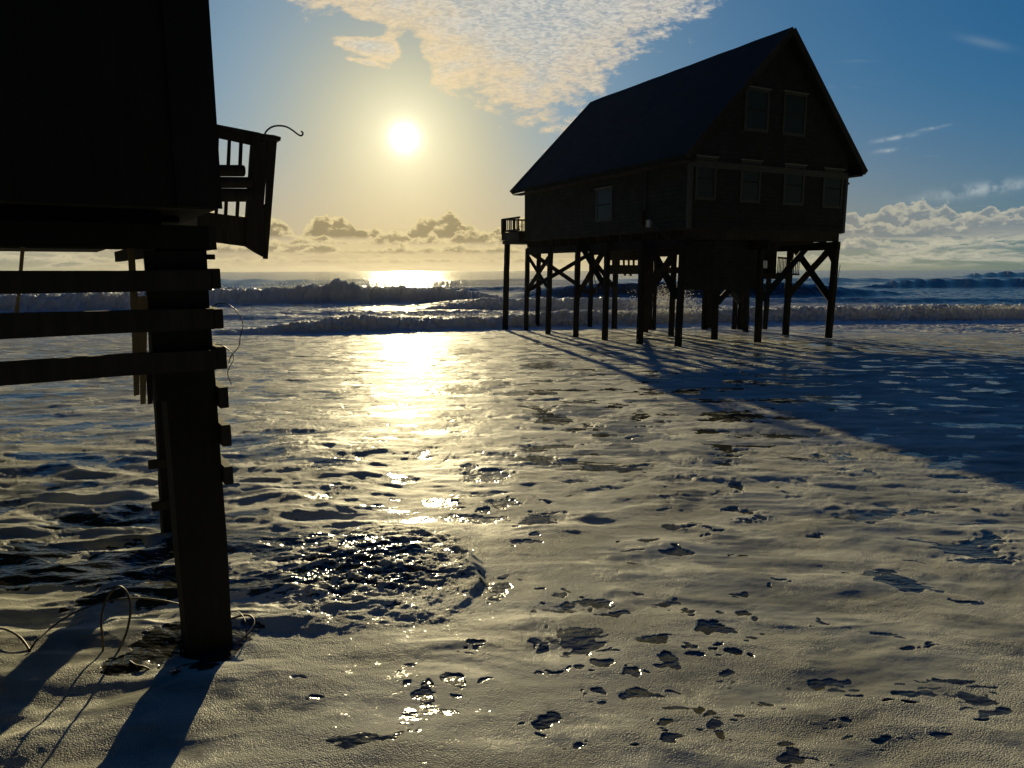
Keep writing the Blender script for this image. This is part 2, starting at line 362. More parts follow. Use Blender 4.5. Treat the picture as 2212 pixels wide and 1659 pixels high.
# ================================================================== left house
AZ = R(57)
UL = Vector((math.sin(AZ), math.cos(AZ), 0)); VL = Vector((-math.cos(AZ), math.sin(AZ), 0))
P0 = ground(405, 1415)
LH = thing('raised_house', (P0.x, P0.y, P0.z), math.atan2(UL.y, UL.x), 'black silhouetted house on a heavy wooden post, filling the upper left edge of the view', 'house')
LM = Matrix.Translation(P0) @ Matrix.Rotation(math.atan2(UL.y, UL.x), 4, 'Z'); LI = LM.inverted()
def LP(x, y, off=0.0):          # pixel -> local point on the front plane moved 'off' away from the viewer
    return LI @ onplane(x, y, P0 + VL * off, VL)
pr = LP(504, 1400); PWID = pr.x
def post(u, v, w, z0, z1, lean=0.0):
    make('post', lambda bm: bm_bar(bm, (u + w / 2, v + w / 2, z0), (u + w / 2 + lean, v + w / 2, z1), w, w, (1, 0, 0), .003), M_PILE, LH, .008)
zwall = LP(470, 453, -.12).z; xw = LP(470, 453, -.12).x
zb0 = LP(150, 535).z; zb1 = LP(150, 481).z
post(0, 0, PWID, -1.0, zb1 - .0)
q0 = LP(375, 1120, 2.0); q1 = LP(343, 545, 2.0)
make('post', lambda bm: bm_bar(bm, q0 + (q0 - q1) * .8, q1, PWID * .8, PWID * .8, (1, 0, 0), .003), M_PILE, LH, .008)
post(-3.2, .3, PWID, -1.0, zb1)
post(-3.2, 2.4, PWID, -1.0, zb1)
# body
def b_body(bm):
    prof = [(-6.5, zwall), (xw, zwall), (xw, zwall + 5.2), (-3.0, zwall + 8.0), (-6.5, zwall + 5.2)]
    a = [bm.verts.new((x, -.12, z)) for x, z in prof]; b = [bm.verts.new((x, 7.5, z)) for x, z in prof]
    bm.faces.new(a[::-1]); bm.faces.new(b)
    for i in range(5): bm.faces.new((a[i], a[(i + 1) % 5], b[(i + 1) % 5], b[i]))
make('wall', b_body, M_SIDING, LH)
make('corner_board', lambda bm: bm_box(bm, (xw - .16, -.143, zwall + .004), (xw + .018, -.122, zwall + 5.1)), M_SIDING, LH)
for k in range(4):
    make('batten', lambda bm: bm_box(bm, (xw - 1.35 - k * 1.22, -.135, zwall + .02), (xw - 1.3 - k * 1.22, -.122, zwall + 5.1)), M_SIDING, LH)
make('belt_board', lambda bm: bm_box(bm, (-6.4, -.14, zwall + 2.42), (xw - .17, -.1225, zwall + 2.46)), M_SIDING, LH)
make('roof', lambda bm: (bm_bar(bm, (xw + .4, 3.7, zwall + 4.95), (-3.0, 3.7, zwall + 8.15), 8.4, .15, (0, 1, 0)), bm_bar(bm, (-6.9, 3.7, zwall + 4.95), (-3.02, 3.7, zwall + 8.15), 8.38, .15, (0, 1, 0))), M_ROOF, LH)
make('rim_beam', lambda bm: bm_box(bm, (-6.0, -.045, zb0), (PWID + .005, -.002, zb1)), M_PILE, LH)
make('rim_beam', lambda bm: bm_box(bm, (PWID + .004, 0, zb0), (PWID + .045, 5.0, zb1)), M_PILE, LH)
make('girder', lambda bm: bm_box(bm, (-6.0, .06, zb1 + .003), (xw - .2, .3, zwall - .003)), M_PILE, LH)
gz_ = LP(250, 538, 1.4).z
make('girder', lambda bm: bm_box(bm, (-6.0, 1.4, gz_), (PWID - .02, 1.5, zwall - .032)), M_PILE, LH)
make('floor_deck', lambda bm: bm_box(bm, (-6.0, .35, zwall - .03), (PWID - .05, 6.8, zwall - .004)), M_WOOD, LH)
make('post_cladding', lambda bm: bm_bar(bm, (PWID * .5 - .03, -.018, LP(400, 860).z), (PWID * .5 - .035, -.018, zb0 - .01), .03, PWID * 1.15, (0, 1, 0)), M_PILE, LH)
# skirt slats on the front, running off to the left
for yt, yb, xr in ((581, 629.5, .02), (673, 724, .03), (770.5, 818, .05)):
    za = LP(150, yt, -.04).z; zb = LP(150, yb, -.04).z
    zc, h = (za + zb) / 2, (za - zb)
    tl = random.uniform(-.006, .006)
    make('skirt_slat', lambda bm: bm_bar(bm, (-4.6, -.045, zc - tl), (PWID + .0, -.045, zc + tl), .04, h, (0, 1, 0), .004), M_WOOD, LH)
# skirt slats on the side, seen end on beside the post
for k, (yt, yb, jut) in enumerate(((490, 534, .034), (550, 561, .022), (580, 623, .04), (667, 708, .04), (748, 794, .042), (834, 880, .042), (915, 960, .04), (1004, 1044, .04))):
    xr = 454 + (yt - 541) * .0545
    za = LP(xr, yt, 0).z; zb = LP(xr, yb, 0).z
    e = random.uniform(-.012, .004)
    make('side_slat', lambda bm: bm_bar(bm, (PWID + .002 + jut / 2, -.05 + e, (za + zb) / 2), (PWID + .002 + jut / 2, 2.15, (za + zb) / 2 + random.uniform(-.03, .03)), jut, za - zb, (1, 0, 0), .003), M_WOOD, LH, .003)
for yy, xx in ((1000, 336), (1090, 343)):
    c = LP(xx, yy, 1.95)
    make('slat_stub', lambda bm: bm_box(bm, (c.x - .05, 1.9, c.z - .03), (c.x + .12, 1.94, c.z + .03)), M_WOOD, LH)
# broken boards still hanging from nails
def hang(poly, off, mat, th=.022, name='hanging_board'):
    make(name, lambda bm: bm_prism(bm, [LP(x, y, off) for x, y in poly], Vector((0, th, 0))), mat, LH)
hang([(277, 532), (291, 532), (302, 700), (301, 853), (290, 856), (285, 700)], .5, M_PALE)
hang([(296, 640), (321, 640), (318, 720), (315, 872), (304, 874), (300, 720)], .62, M_PALE)
hang([(316, 800), (330, 803), (330, 872), (320, 874)], .7, M_WOOD)
hang([(340, 800), (357, 800), (357, 856), (350, 866), (340, 860)], .45, M_WOOD)
hang([(46, 528), (55, 528), (41, 679), (33, 679)], 1.2, M_PALE)
hang([(32, 660), (36, 660), (35, 680), (31, 680)], 1.17, M_PALE)

# the tipped deck hanging behind
DO = 4.3
def DP(x, y, off=0.0): return LP(414.8 + x / 4.466, 216 + y / 4.466, DO + off)
def dpoly(bm, pts, off=0.0, th=.05): bm_prism(bm, [DP(x, y, off) for x, y in pts], Vector((0, th, 0)))
dk = make('tilted_deck', lambda bm: (dpoly(bm, [(60, 1070), (220, 1092), (530, 1131), (530, 1412), (440, 1400), (220, 1371), (60, 1345)], 0, .06),
                                     dpoly(bm, [(60, 1090), (525, 1155), (525, 1195), (60, 1130)], .07, 1.8)), M_WOOD, LH)
make('end_board', lambda bm: (dpoly(bm, [(592, 330), (730, 345), (718, 770), (700, 1000), (700, 1512), (620, 1470), (530, 1412), (530, 1131), (560, 740), (572, 560)], -.03, .08),
                              dpoly(bm, [(738, 346), (828, 352), (828, 385), (735, 1534), (703, 1530), (703, 1005), (724, 1000), (734, 800)], -.028, .076)), M_WOOD, dk)
make('post_cap', lambda bm: dpoly(bm, [(588, 322), (640, 318), (800, 338), (865, 357), (862, 391), (825, 388), (590, 352)], -.1, .26), M_WOOD, dk)
make('cap_rail', lambda bm: dpoly(bm, [(60, 200), (215, 228), (660, 315), (680, 326), (600, 332), (215, 263), (60, 235)], -.05, .14), M_WOOD, dk)
make('top_rail', lambda bm: dpoly(bm, [(60, 245), (218, 272), (588, 352), (582, 432), (225, 355), (60, 325)], -.01, .04), M_WOOD, dk)
for poly in ([(150, 330), (180, 330), (165, 640), (140, 640)], [(244, 350), (268, 356), (257, 640), (230, 640)], [(357, 370), (385, 376), (374, 640), (343, 640)], [(468, 395), (498, 402), (488, 640), (457, 640)],
             [(325, 960), (354, 960), (347, 1112), (317, 1106)], [(436, 960), (467, 960), (457, 1125), (428, 1120)], [(240, 960), (262, 960), (255, 1098), (225, 1094)]):
    make('baluster', lambda bm: dpoly(bm, poly, .01, .035), M_WOOD, dk)
# round-edged boards (bolster cushions of the bench) stacked against the rail
def b_bolster(x0, x1, y0, y1, off, r):
    def f(bm):
        a = DP(x0, (y0 + y1) / 2, off); b = DP(x1, (y0 + y1) / 2 + 3, off); h = abs(DP(x0, y0, off).z - DP(x0, y1, off).z) / 2
        d = (b - a); n = 12; prev = None
        for i, t in enumerate((0, .02, .5, .96, .985, 1.0)):
            k = (.9, 1, 1, 1, .93, .75)[i]; c = a + d * t
            ring = [bm.verts.new(c + Vector((0, math.cos(q * 2 * math.pi / n) * r * k, math.copysign(abs(math.sin(q * 2 * math.pi / n)) ** .6, math.sin(q * 2 * math.pi / n)) * h * k))) for q in range(n)]
            if prev:
                for q in range(n): bm.faces.new((prev[q], prev[(q + 1) % n], ring[(q + 1) % n], ring[q]))
            else: bm.faces.new(ring[::-1])
            prev = ring
        bm.faces.new(prev)
    return f
for k, (x0, x1, y0, y1) in enumerate(((60, 515, 622, 737), (60, 578, 738, 850), (60, 576, 849, 982))):
    make('bench_board', b_bolster(x0, x1, y0, y1, -.06, .05), M_WOOD, dk, smooth=True)
# shepherd's hook fixed to the deck end
hk = [(700, 420), (710, 328), (735, 290), (770, 264), (810, 251), (850, 248), (890, 252), (930, 264), (970, 288), (1010, 318), (1035, 336), (1055, 344), (1072, 336), (1077, 320), (1068, 307), (1058, 304)]
hook_o = LM @ DP(700, 420, -.06)
hookm = make('plant_hook', lambda bm: bm_tube(bm, [LM @ DP(x, y, -.06) - hook_o for x, y in spline([(x, y, 0) for x, y in hk], 4) and [(p.x, p.y) for p in spline([(x, y, 0) for x, y in hk], 4)]], .009, 8), M_METAL, None, smooth=True)
hookm.location = hook_o
tag(hookm, 'thin black curved garden hook arching out from the top of the tilted deck end', 'hook')

# thin wires curling off the side slats
def wire_thing(name, pts, r, mat, label, cat, off=None, Yd=None, group=None):
    W = [(LM @ LP(x, y, off)) if off is not None else at(x, y, Yd) for x, y in pts]
    o = Vector(W[0]); W = spline([w - o for w in W], 6)
    ob = make(name, lambda bm: bm_tube(bm, W, r, 6), mat, None, smooth=True); ob.location = o
    return tag(ob, label, cat, group)
Z1 = lambda x, y: (x / 3.2, 432 + y / 3.2)
wire_thing('loose_wire', [Z1(*p) for p in ((1470, 740), (1500, 720), (1535, 714), (1600, 735), (1655, 795), (1680, 865), (1662, 940), (1655, 1000), (1635, 1035), (1600, 1075), (1580, 1130))], .0022, M_METAL, 'upper thin wire curling out from a slat end beside the dark post', 'wire', off=-.05, group='wires curling from the slats')
wire_thing('loose_wire', [Z1(*p) for p in ((1490, 997), (1520, 1000), (1560, 1018), (1605, 1060), (1615, 1100), (1590, 1150), (1574, 1190), (1580, 1225), (1602, 1275))], .0022, M_METAL, 'lower thin wire drooping from a slat end beside the dark post', 'wire', off=-.05, group='wires curling from the slats')
# cables at the foot of the post
Z6 = lambda x, y: (x / 3.2, 950.5 + y / 3.2)
def gcable(name, pts, r, mat, label, group='cables washed around the post'):
    W = []
    for (x, y, h) in pts:
        px, py = Z6(x, y); g = ground(px, py); W.append(g + Vector((0, 0, h)))
    o = W[0].copy(); Wl = spline([w - o for w in W], 6)
    ob = make(name, lambda bm: bm_tube(bm, Wl, r * .6, 8), mat, None, smooth=True); ob.location = o
    return tag(ob, label, 'cable', group)
# the standing loop rises out of the water: all points share the depth of its foot
gf = ground(*Z6(760, 1470)).y
W = [at(*Z6(*p), gf + d) for p, d in (((708, 1500), 0), ((704, 1380), 0), ((695, 1280), 0), ((703, 1190), .02), ((735, 1100), .04), ((775, 1040), .05), ((822, 1013), .06), ((865, 1045), .06), ((893, 1110), .05), ((898, 1180), .04), ((885, 1270), .02), ((862, 1350), 0), ((830, 1420), 0), ((800, 1500), 0))]
o_ = W[0].copy(); Wl = spline([w - o_ for w in W], 6)
ob = make('cable', lambda bm: bm_tube(bm, Wl, .0056, 8), M_CABLE, None, smooth=True); ob.location = o_
tag(ob, 'dark cable standing up in a tall narrow loop in the foam left of the post', 'cable', 'cables washed around the post')
gcable('cable', [(1250, 1172, .03), (1100, 1165, .05), (900, 1152, .05), (720, 1180, .05), (560, 1235, .05), (440, 1300, .05), (330, 1370, .04), (240, 1440, .03), (170, 1490, -.02)], .008, M_CABLE, 'long reddish cable trailing left across the foam from the post')
gcable('cable', [(-120, 1350, .02), (0, 1355, .04), (80, 1378, .04), (150, 1415, .03), (205, 1460, .0)], .009, M_CABLE, 'short dark cable arching in the foam at the left edge')
gcable('cable', [(1585, 1225, .03), (1640, 1248, .05), (1680, 1285, .05), (1700, 1330, .03), (1698, 1375, -.02)], .006, M_CABLE, 'inner thin cable loop right of the foot of the post')
gcable('cable', [(1600, 1270, .03), (1700, 1272, .05), (1745, 1290, .05), (1755, 1315, .04), (1735, 1350, .03), (1690, 1385, .02), (1620, 1415, .0)], .009, M_RUST, 'rust coloured outer cable loop right of the foot of the post')
gcable('cable', [(880, 1510, -.01), (892, 1545, .012), (935, 1575, .014), (1000, 1588, .012), (1060, 1580, -.02)], .008, M_CABLE, 'small dark cable end poking from the foam just below the tall loop')

# ================================================================== sea
rng = np.random.RandomState(3)
PERM = rng.permutation(256).astype(np.int32); PERM = np.concatenate([PERM, PERM, PERM])
GA = rng.rand(256).astype(np.float32) * 2 * np.pi; GX = np.cos(GA); GY = np.sin(GA)
def perlin(x, y):
    xi = np.floor(x); yi = np.floor(y); xf = (x - xi).astype(np.float32); yf = (y - yi).astype(np.float32)
    xi = xi.astype(np.int64) & 255; yi = yi.astype(np.int64) & 255
    u = xf * xf * xf * (xf * (xf * 6 - 15) + 10); v = yf * yf * yf * (yf * (yf * 6 - 15) + 10)
    def g(ix, iy, dx, dy):
        h = PERM[PERM[ix] + iy]; return GX[h] * dx + GY[h] * dy
    x1 = (xi + 1) & 255; y1 = (yi + 1) & 255
    a = g(xi, yi, xf, yf); b = g(x1, yi, xf - 1, yf); c = g(xi, y1, xf, yf - 1); d = g(x1, y1, xf - 1, yf - 1)
    return ((a + u * (b - a)) * (1 - v) + (c + u * (d - c)) * v) * 1.5
def fbm(x, y, o=4, gain=.5, lac=2.03):
    s = 0; a = 1.0; n = 0
    for i in range(o):
        s = s + a * perlin(x + 17.3 * i, y - 9.1 * i); n += a; a *= gain; x = x * lac; y = y * lac
    return s / n
def ridged(x, y, o=3):
    s = 0; a = 1.0; n = 0
    for i in range(o):
        s = s + a * (1 - np.abs(perlin(x + 31.7 * i, y + 5.3 * i)) * 2); n += a; a *= .5; x = x * 2.1; y = y * 2.1
    return s / n
def sst(x, a, b):
    t = np.clip((x - a) / (b - a), 0, 1); return t * t * (3 - 2 * t)

# polar grid
inner = np.linspace(-39, 39, 1500); outl = -39 - np.cumsum(np.linspace(.08, 2.2, 42)); outr = -outl
phi = np.radians(np.concatenate([outl[::-1], inner, outr])).astype(np.float64)
rr = [1.0]
while rr[-1] < 2500:
    r = rr[-1]
    a_step = (r * r) / (1536 / 2212 * 1024 * 2.3) * .95
    if r < 24: st = max(.0045, min(a_step, .05) )
    elif r < 45: st = .065
    elif r < 56: st = .10
    elif r < 86: st = .13
    elif r < 130: st = .4
    else: st = r * .02
    rr.append(r + st)
rr = np.array(rr)
PH, RR = np.meshgrid(phi, rr); X = RR * np.sin(PH); Yg = RR * np.cos(PH)
nr, nc = X.shape
print('sea grid', nr, nc, nr * nc)
X = X.ravel(); Yv = Yg.ravel(); RRf = RR.ravel()
pxs = (X / np.maximum(Yv, .1))          # azimuth tangent
base = np.where(Yv < 30, -SL * Yv, -SL * 30 - .3 * (1 - np.exp(-(Yv - 30) * SL / .3)))
# domain warp
wx = X + .25 * fbm(X * .8, Yv * .8, 2); wy = Yv + .25 * fbm(X * .8 + 50, Yv * .8, 2)
near = 1 - sst(RRf, 30, 38)
# gentle swash undulation
und = .036 * fbm(X * .45 + 3, Yv * .8 + 8, 3) * sst(RRf, 3.0, 9) + .012 * fbm(X * 1.6, Yv * 2.6, 3)
# lower-left: water surging past the post
gP = P0
left = sst(-(X + .5 + .0 * Yv), 0, 1.2) * (1 - sst(Yv, 6.5, 9.5))
und += left * (.055 * ridged(wx * .55 + 9, wy * 1.55 + 2, 2) - .03 + .03 * fbm(wx * 1.5, wy * 4.0, 3))
h = base + und * near

# foam cover --------------------------------------------------------
def gpx(x, y): g = ground(x, y); return g.x, g.y
HOLES = [(1287,1305,77,22),(1245,1375,85,38),(1210,1288,45,14),(1221,1321,60,10),(1402,1382,75,22),(1538,1358,80,30),(1444,1424,50,30),(1301,1435,36,22),(1360,1455,50,24),(1264,1411,45,8),(1383,1498,80,24),(1170,1398,22,18),(1149,1389,34,10),
 (1498,1530,40,16),(1537,1540,45,13),(1547,1565,25,20),(1566,1587,20,18),(1437,1568,46,15),(1444,1600,70,22),(1182,1558,60,30),(1582,1411,32,15),(1578,1453,34,13),(1545,1392,22,8),(1599,1286,28,8),(1482,1320,30,10),(1446,1302,38,8),(1622,1377,36,8),
 (1205,1450,44,7),(1252,1446,26,6),(1292,1522,20,10),(1285,1497,26,9),(981,1465,56,28),(921,1506,50,56),(878,1434,26,16),(946,1540,75,16),(1028,1393,38,18),(1071,1268,62,26),(1084,1246,38,9),(1065,1295,34,9),(1031,1121,140,16),(953,1087,80,15),(1084,1089,78,20),
 (1165,1125,75,24),(1455,1140,60,14),(1465,1195,90,15),(1610,1203,28,8),(1350,1018,36,8),(1560,968,50,9),(1590,1050,40,14),(1055,1030,84,24),(1590,898,140,22),(1700,905,90,10),(1780,1480,80,22),(2100,1510,110,24),(2050,1470,90,16),(1975,1500,120,14),(1710,1640,70,26),(2150,1540,80,22),(1770,1345,25,9),(1425,1305,30,8),
 (2130,1215,130,14),(1900,1370,40,8),(1580,1104,34,8),(1545,1150,30,6),(1680,1255,24,7),(1400,1170,50,10),(1500,1130,36,7),(1810,978,60,10),(1770,985,40,8),(1830,990,40,6),(1880,1020,24,8),(1195,905,80,24),(1080,985,60,9),(720,1000,120,26),(1000,760,90,16),(870,750,90,12),(1180,790,120,14),(1130,850,150,10),(1070,830,70,20),
 (980,840,180,22),(930,800,100,8),(1250,870,90,8),(1300,940,60,8),(1380,900,60,8),(1240,1040,60,9),(1130,1170,50,9),(1230,1000,50,7),(1760,1160,40,7),(1640,1120,24,6),(1990,1110,60,7),(1880,1240,50,7),(2080,1300,60,8),(1960,1400,44,9),(1660,1520,30,8),(1830,1560,44,10),(1900,1600,60,12),(2040,1590,60,10),(1240,1610,30,12),(345,1395,100,80),(262,1440,110,46),(530,1362,58,40),(300,1330,60,16)]
sat = random.Random(5)
for (px, py, w, hh) in list(HOLES):
    if py > 860 and px > 820:
        for _ in range(3 if py > 1250 else 2):
            f = sat.uniform(.18, .55); e = sat.uniform(-1, 1)
            HOLES.append((px + e * w * 1.3, py + sat.uniform(-1.0, 1.0) * hh * 1.2 + 4, w * f, max(hh * f * sat.uniform(.6, 1), 4)))
cover = np.full(X.shape, .0, np.float32)         # positive = open water, negative = foam
hd = np.full(X.shape, -9.0, np.float32)
wn = .30 * fbm(X * 6, Yv * 6, 3) + .55 * fbm(X * 15 + 4, Yv * 15, 4, .6) * (1 - sst(RRf, 5, 12)) + .6 * fbm(X * 2.2 + 4, Yv * 2.2, 4, .6) * sst(RRf, 5, 12)
wrx = fbm(X * 7 + 90, Yv * 7, 2) * np.clip(RRf / 4, 1, 3); wry = fbm(X * 7 + 20, Yv * 7 + 33, 2) * np.clip(RRf / 4, 1, 3)
w2 = fbm(X * 3.1 + 7, Yv * 3.1, 3)
for (px, py, w, hh) in HOLES:
    gx, gy = gpx(px, py); g1 = gpx(px + w / 2, py); gu = gpx(px, py - hh / 2); gd = gpx(px, py + hh / 2)
    a = (g1[0] - gx) * 1.0; b = (gu[1] - gd[1]) / 2 * 1.0
    idx = np.where((np.abs(X - gx) < 2.2 * a) & (np.abs(Yv - gy) < 2.2 * b))[0]
    if len(idx) == 0: continue
    th = random.uniform(-.35, .35); dx = (X[idx] - gx) + .05 * wrx[idx]; dy = (Yv[idx] - gy) + .05 * wry[idx]
    ex = dx / a; ey = dy / b + th * ex
    q = 1 - np.sqrt(ex * ex + ey * ey) + 1.15 * wn[idx]
    hd[idx] = np.maximum(hd[idx], q)
# procedural openings
big = fbm(wx * .16 + 5, wy * .11 + 3, 3)
streak = fbm(wx * .55, wy * 1.25, 5, .58)
streak2 = fbm(wx * 1.5 + 40, wy * 2.2 + 7, 5, .6)
# more open water to the left of the sun path and beyond ~6 m
leftopen = sst(-(pxs + .20 + .1 * big), 0, .2) * sst(Yv, 4.3, 6.5)
mid = sst(Yv, 5.0, 12) * (1 - sst(np.abs(pxs), .25, .5))
rightw = sst(pxs, .2, .45) * sst(Yv, 5.5, 11)
soft_ = np.maximum(leftopen, rightw * .9)
swl = fbm(X * .8 + .5 * fbm(X * .5, Yv * .5 + 9, 2) + 21, Yv * 2.6 + .9 * fbm(X * .5 + 77, Yv * .4, 2), 5, .62)
thr = .42 + .25 * (1 - sst(RRf, 4.0, 6.0)) - .36 * leftopen - .05 * mid - .28 * rightw
ph_ = (streak * .6 + streak2 * .5) - thr * .55
ph_ = np.maximum(ph_, (swl - .30 + .10 * rightw + .12 * leftopen) * .5 * sst(RRf, 4.5, 7))
patch = np.exp(-(np.abs(X + .95 + .10 * (Yv - 4.3)) / .58) ** 3 - (np.abs(Yv - 4.25) / .72) ** 3)
lump = fbm(wx * 6.5 + 3, wy * 10.5, 4, .6)
ph_ = np.maximum(ph_, (patch * 1.0 - lump * 1.1 - .86) * .6)
lowleft = left * sst(.0 - (np.abs(Yv - 4.3) - .9), 0, .6)
ph_ = np.maximum(ph_, (lowleft * .56 + streak2 * 1.1 - .40))
# hollow right at the post foot
gq = np.exp(-(((X - P0.x - .02) / .36) ** 2 + ((Yv - P0.y - .06) / .25) ** 2))
ph_ = np.maximum(ph_, gq * .8 - .55 + w2 * .7)
q = np.maximum(hd * .30, ph_)                     # >0 open water
cover = sst(q, -.03 - .09 * soft_, .05 + .22 * soft_)                         # 1 = water
thick = sst(-q, -.03, .30)                         # foam thickness profile
foamh = (.015 + .004 * w2) * thick + .004 * sst(-q, .0, .05) * np.minimum(1, 3 / np.maximum(RRf, 1) * 1.5)
hgt_near = foamh * (1 - sst(RRf, 18, 26) * .6)
# lumpy foam relief
fx = X + .35 * fbm(X * .9 + 70, Yv * .9, 2); fy = Yv + .22 * fbm(X * .9 + 11, Yv * .9 + 5, 2)
relief = .0175 * fbm(fx * 1.7, fy * 3.4, 3, .42) + .0012 * fbm(X * 14, Yv * 16, 3, .6) + .010 * ridged(fx * .9 + 2, fy * 2.2 + 4, 2)
relief *= np.clip(RRf / 4, 1.0, 1.5) * (1 - .5 * sst(RRf, 4.0, 8))
lumps = patch * (.020 * ridged(wx * 3.2 + 3, wy * 5.2, 3) + .040 * lump)
chop = (.014 * fbm(wx * 2.2 + 11, wy * 5.0, 4, .6) + .004 * fbm(X * 16 + 3, Yv * 30, 2, .6)) * np.clip(RRf / 5, .5, 1.7)
h = h + near * (hgt_near + relief * (1 - cover * .6) + lumps + .7 * chop * (.3 + .4 * cover * (1 - .5 * sst(RRf, 8, 14)) + .2 * leftopen))
# bore edge: a little step right of the choppy patch
edge = [(760, 1070), (800, 1090), (812, 1128), (905, 1150), (975, 1175), (1030, 1215), (1042, 1262), (1010, 1300), (960, 1335), (900, 1400), (870, 1450)]
E2 = np.array([gpx(*p) for p in edge]); ex = np.interp(Yv, E2[::-1, 1], E2[::-1, 0])
inb = (Yv > E2[-1, 1] - .2) & (Yv < E2[0, 1] + .3)
amp = np.exp(-((Yv - 4.35) / .55) ** 2)
sd = (X + .04 * fbm(X * 5, Yv * 5, 2)) - ex
h += .042 * amp * (1 - sst(sd, -.03, .03)) * sst(sd, -1.3, -.2) * inb + .022 * amp * np.exp(-((sd + .05) / .05) ** 2) * inb

# breakers -------------------------------------------------------------
far = sst(RRf, 30, 38)
foam_far = np.zeros_like(X)
def px2x(px, d): return (px - 1106) / 1536.0 * d * .99
def breaker(cols, thick_b, foamy, rough, seed, crest_foam=0.0):
    """cols: (pixel x, base distance, amplitude); front faces the beach"""
    global h, foam_far
    c = np.array(cols, float); t = (c[:, 0] - 1106) / 1536.0
    d0 = np.interp(pxs, t, c[:, 1]); A = np.interp(pxs, t, c[:, 2])
    sel = np.where((A > .01) & (np.abs(Yv - d0) < 16))[0]
    if len(sel) == 0: return
    x = X[sel]; y = Yv[sel]; A = A[sel]; d = d0[sel]; fs = np.clip(50 / c[:, 1].mean(), .2, 1.0); x = x * fs; y = y * fs
    d = d + .9 * fbm(x * .16 + seed, y * 0 + seed, 3) + rough * .5 * fbm(x * 1.1 + seed, y * .7, 4, .6)
    A = A * (1 + .22 * fbm(x * .22 + seed * 2, y * 0 + 3, 3)) * (1 + rough * .32 * fbm(x * 1.3, y * .25 + seed, 4, .62))
    s = (Yv[sel] - d)
    front = sst(s, -.05, thick_b); back = 1 - sst(s, thick_b * .9, thick_b + 5.0 * A + 2)
    prof = np.where(s < thick_b, front ** (.8 if foamy else 1.4), back)
    turb = rough * (.20 * fbm(x * 2.6 + seed, y * 2.6, 6, .75) + .07 * (1 - np.abs(fbm(x * 6.5, y * 6.5 + seed, 4, .7)) * 3)) * sst(s, -.6, .3) * (1 - sst(s, thick_b + .8, thick_b + 4))
    h[sel] += A * prof + turb * np.minimum(1, A * 1.4)
    f = foamy * sst(s, -1.2, .0) * (1 - sst(s, thick_b + .5, thick_b + 3.5))
    if crest_foam: f = np.maximum(f, crest_foam * np.exp(-((s - thick_b) / .35) ** 2) * sst(fbm(x * .8, y * .3 + seed, 3), .05, .2))
    foam_far[sel] = np.maximum(foam_far[sel], f * sst(A, .1, .35))
breaker([(-600, 29, .0), (300, 29.5, .0), (560, 30.4, .25), (660, 30.8, .5), (760, 32.0, .62), (970, 33.6, .48), (1190, 35.8, .58), (1330, 37, .62), (1550, 38.2, .62), (1780, 39.3, .72), (2212, 40.2, .72), (3200, 42, .7)], .95, 1.0, 1.0, 11)
breaker([(860, 49, .0), (960, 49.5, .5), (1050, 50, .85), (1300, 50.5, .85), (1480, 51, .4), (1620, 51, .0)], 1.3, .95, 1.0, 23)
breaker([(-900, 50, 1.1), (0, 53, 1.15), (280, 55, 1.2), (480, 63, 1.15), (620, 66, 1.25), (700, 67, 1.5), (735, 67, 2.0), (790, 67, 1.45), (900, 67, 1.25), (1000, 67, 1.1), (1080, 66, .5), (1140, 66, .0)], 1.6, 1.0, 1.5, 37)
breaker([(1080, 76, .0), (1180, 75, 1.1), (1290, 74, 1.55), (1500, 74, 1.65), (1700, 75, 1.6), (1830, 77, 1.0), (1900, 80, .5), (1990, 82, .0)], 3.4, .0, .04, 51, .0)
breaker([(1840, 112, .0), (1920, 114, 1.1), (2010, 118, 1.35), (2212, 119, 1.4), (2800, 122, 1.4)], 3.0, .0, .12, 63, 1.0)
breaker([(2040, 250, .0), (2090, 250, 1.3), (2160, 255, 2.1), (2260, 258, 2.0), (2500, 260, 1.6)], 6.0, .0, .03, 71, 1.0)
# small secondary ridges between the breakers
for k, (pa, pb, dd, am) in enumerate(((-200, 700, 41, .32), (500, 1250, 44, .3), (560, 1000, 37.5, .3), (900, 1700, 58, .5), (-500, 600, 90, .7), (300, 1500, 98, .7), (1400, 2300, 62, .35), (200, 1900, 135, .8), (900, 2700, 170, .8), (-700, 900, 180, .9))):
    breaker([(pa, dd, 0), (pa + 100, dd, am), ((pa + pb) / 2, dd + 1, am * 1.1), (pb - 100, dd, am * .8), (pb, dd, 0)], 1.8 + dd * .02, .0, .25, 90 + k * 7, .35)
# open-water chop
ch = (.07 * fbm(wx * .35 + 3, wy * .55, 4, .55) + .035 * ridged(wx * .6, wy * 1.1, 3) - .02) * (1 - .4 * sst(RRf, 60, 200))
swell = .35 * fbm(wx * .035, wy * .07 + 4, 3)
h += far * ch * np.clip(RRf / 45, .6, 3.0) + sst(RRf, 90, 200) * swell
rub = sst(RRf, 33, 40) * (1 - sst(RRf, 60, 78)) * sst(pxs, -.6, .1)
h += rub * .07 * ridged(wx * 1.3 + 8, wy * 1.7, 4)
tex = fbm(wx * .4 + 31, wy * .75, 5, .6); tex2 = fbm(wx * 1.1, wy * 2.0 + 60, 4, .62)
surf = sst(tex * .9 + tex2 * .5 + .12 + .35 * rub, .0, .22) * (1 - sst(RRf, 58, 85))
foam_far = np.maximum(foam_far, surf * .85)
lace = sst(tex2 - .28, 0, .1) * .3 * (1 - sst(RRf, 90, 200)); foam_far = np.maximum(foam_far, lace)
# clear glassy face of the unbroken wave
foam = (1 - cover) * (1 - far) + foam_far * far
foam = np.where(RRf < 28, 1 - cover, np.maximum(foam, foam_far * sst(RRf, 28, 31)))

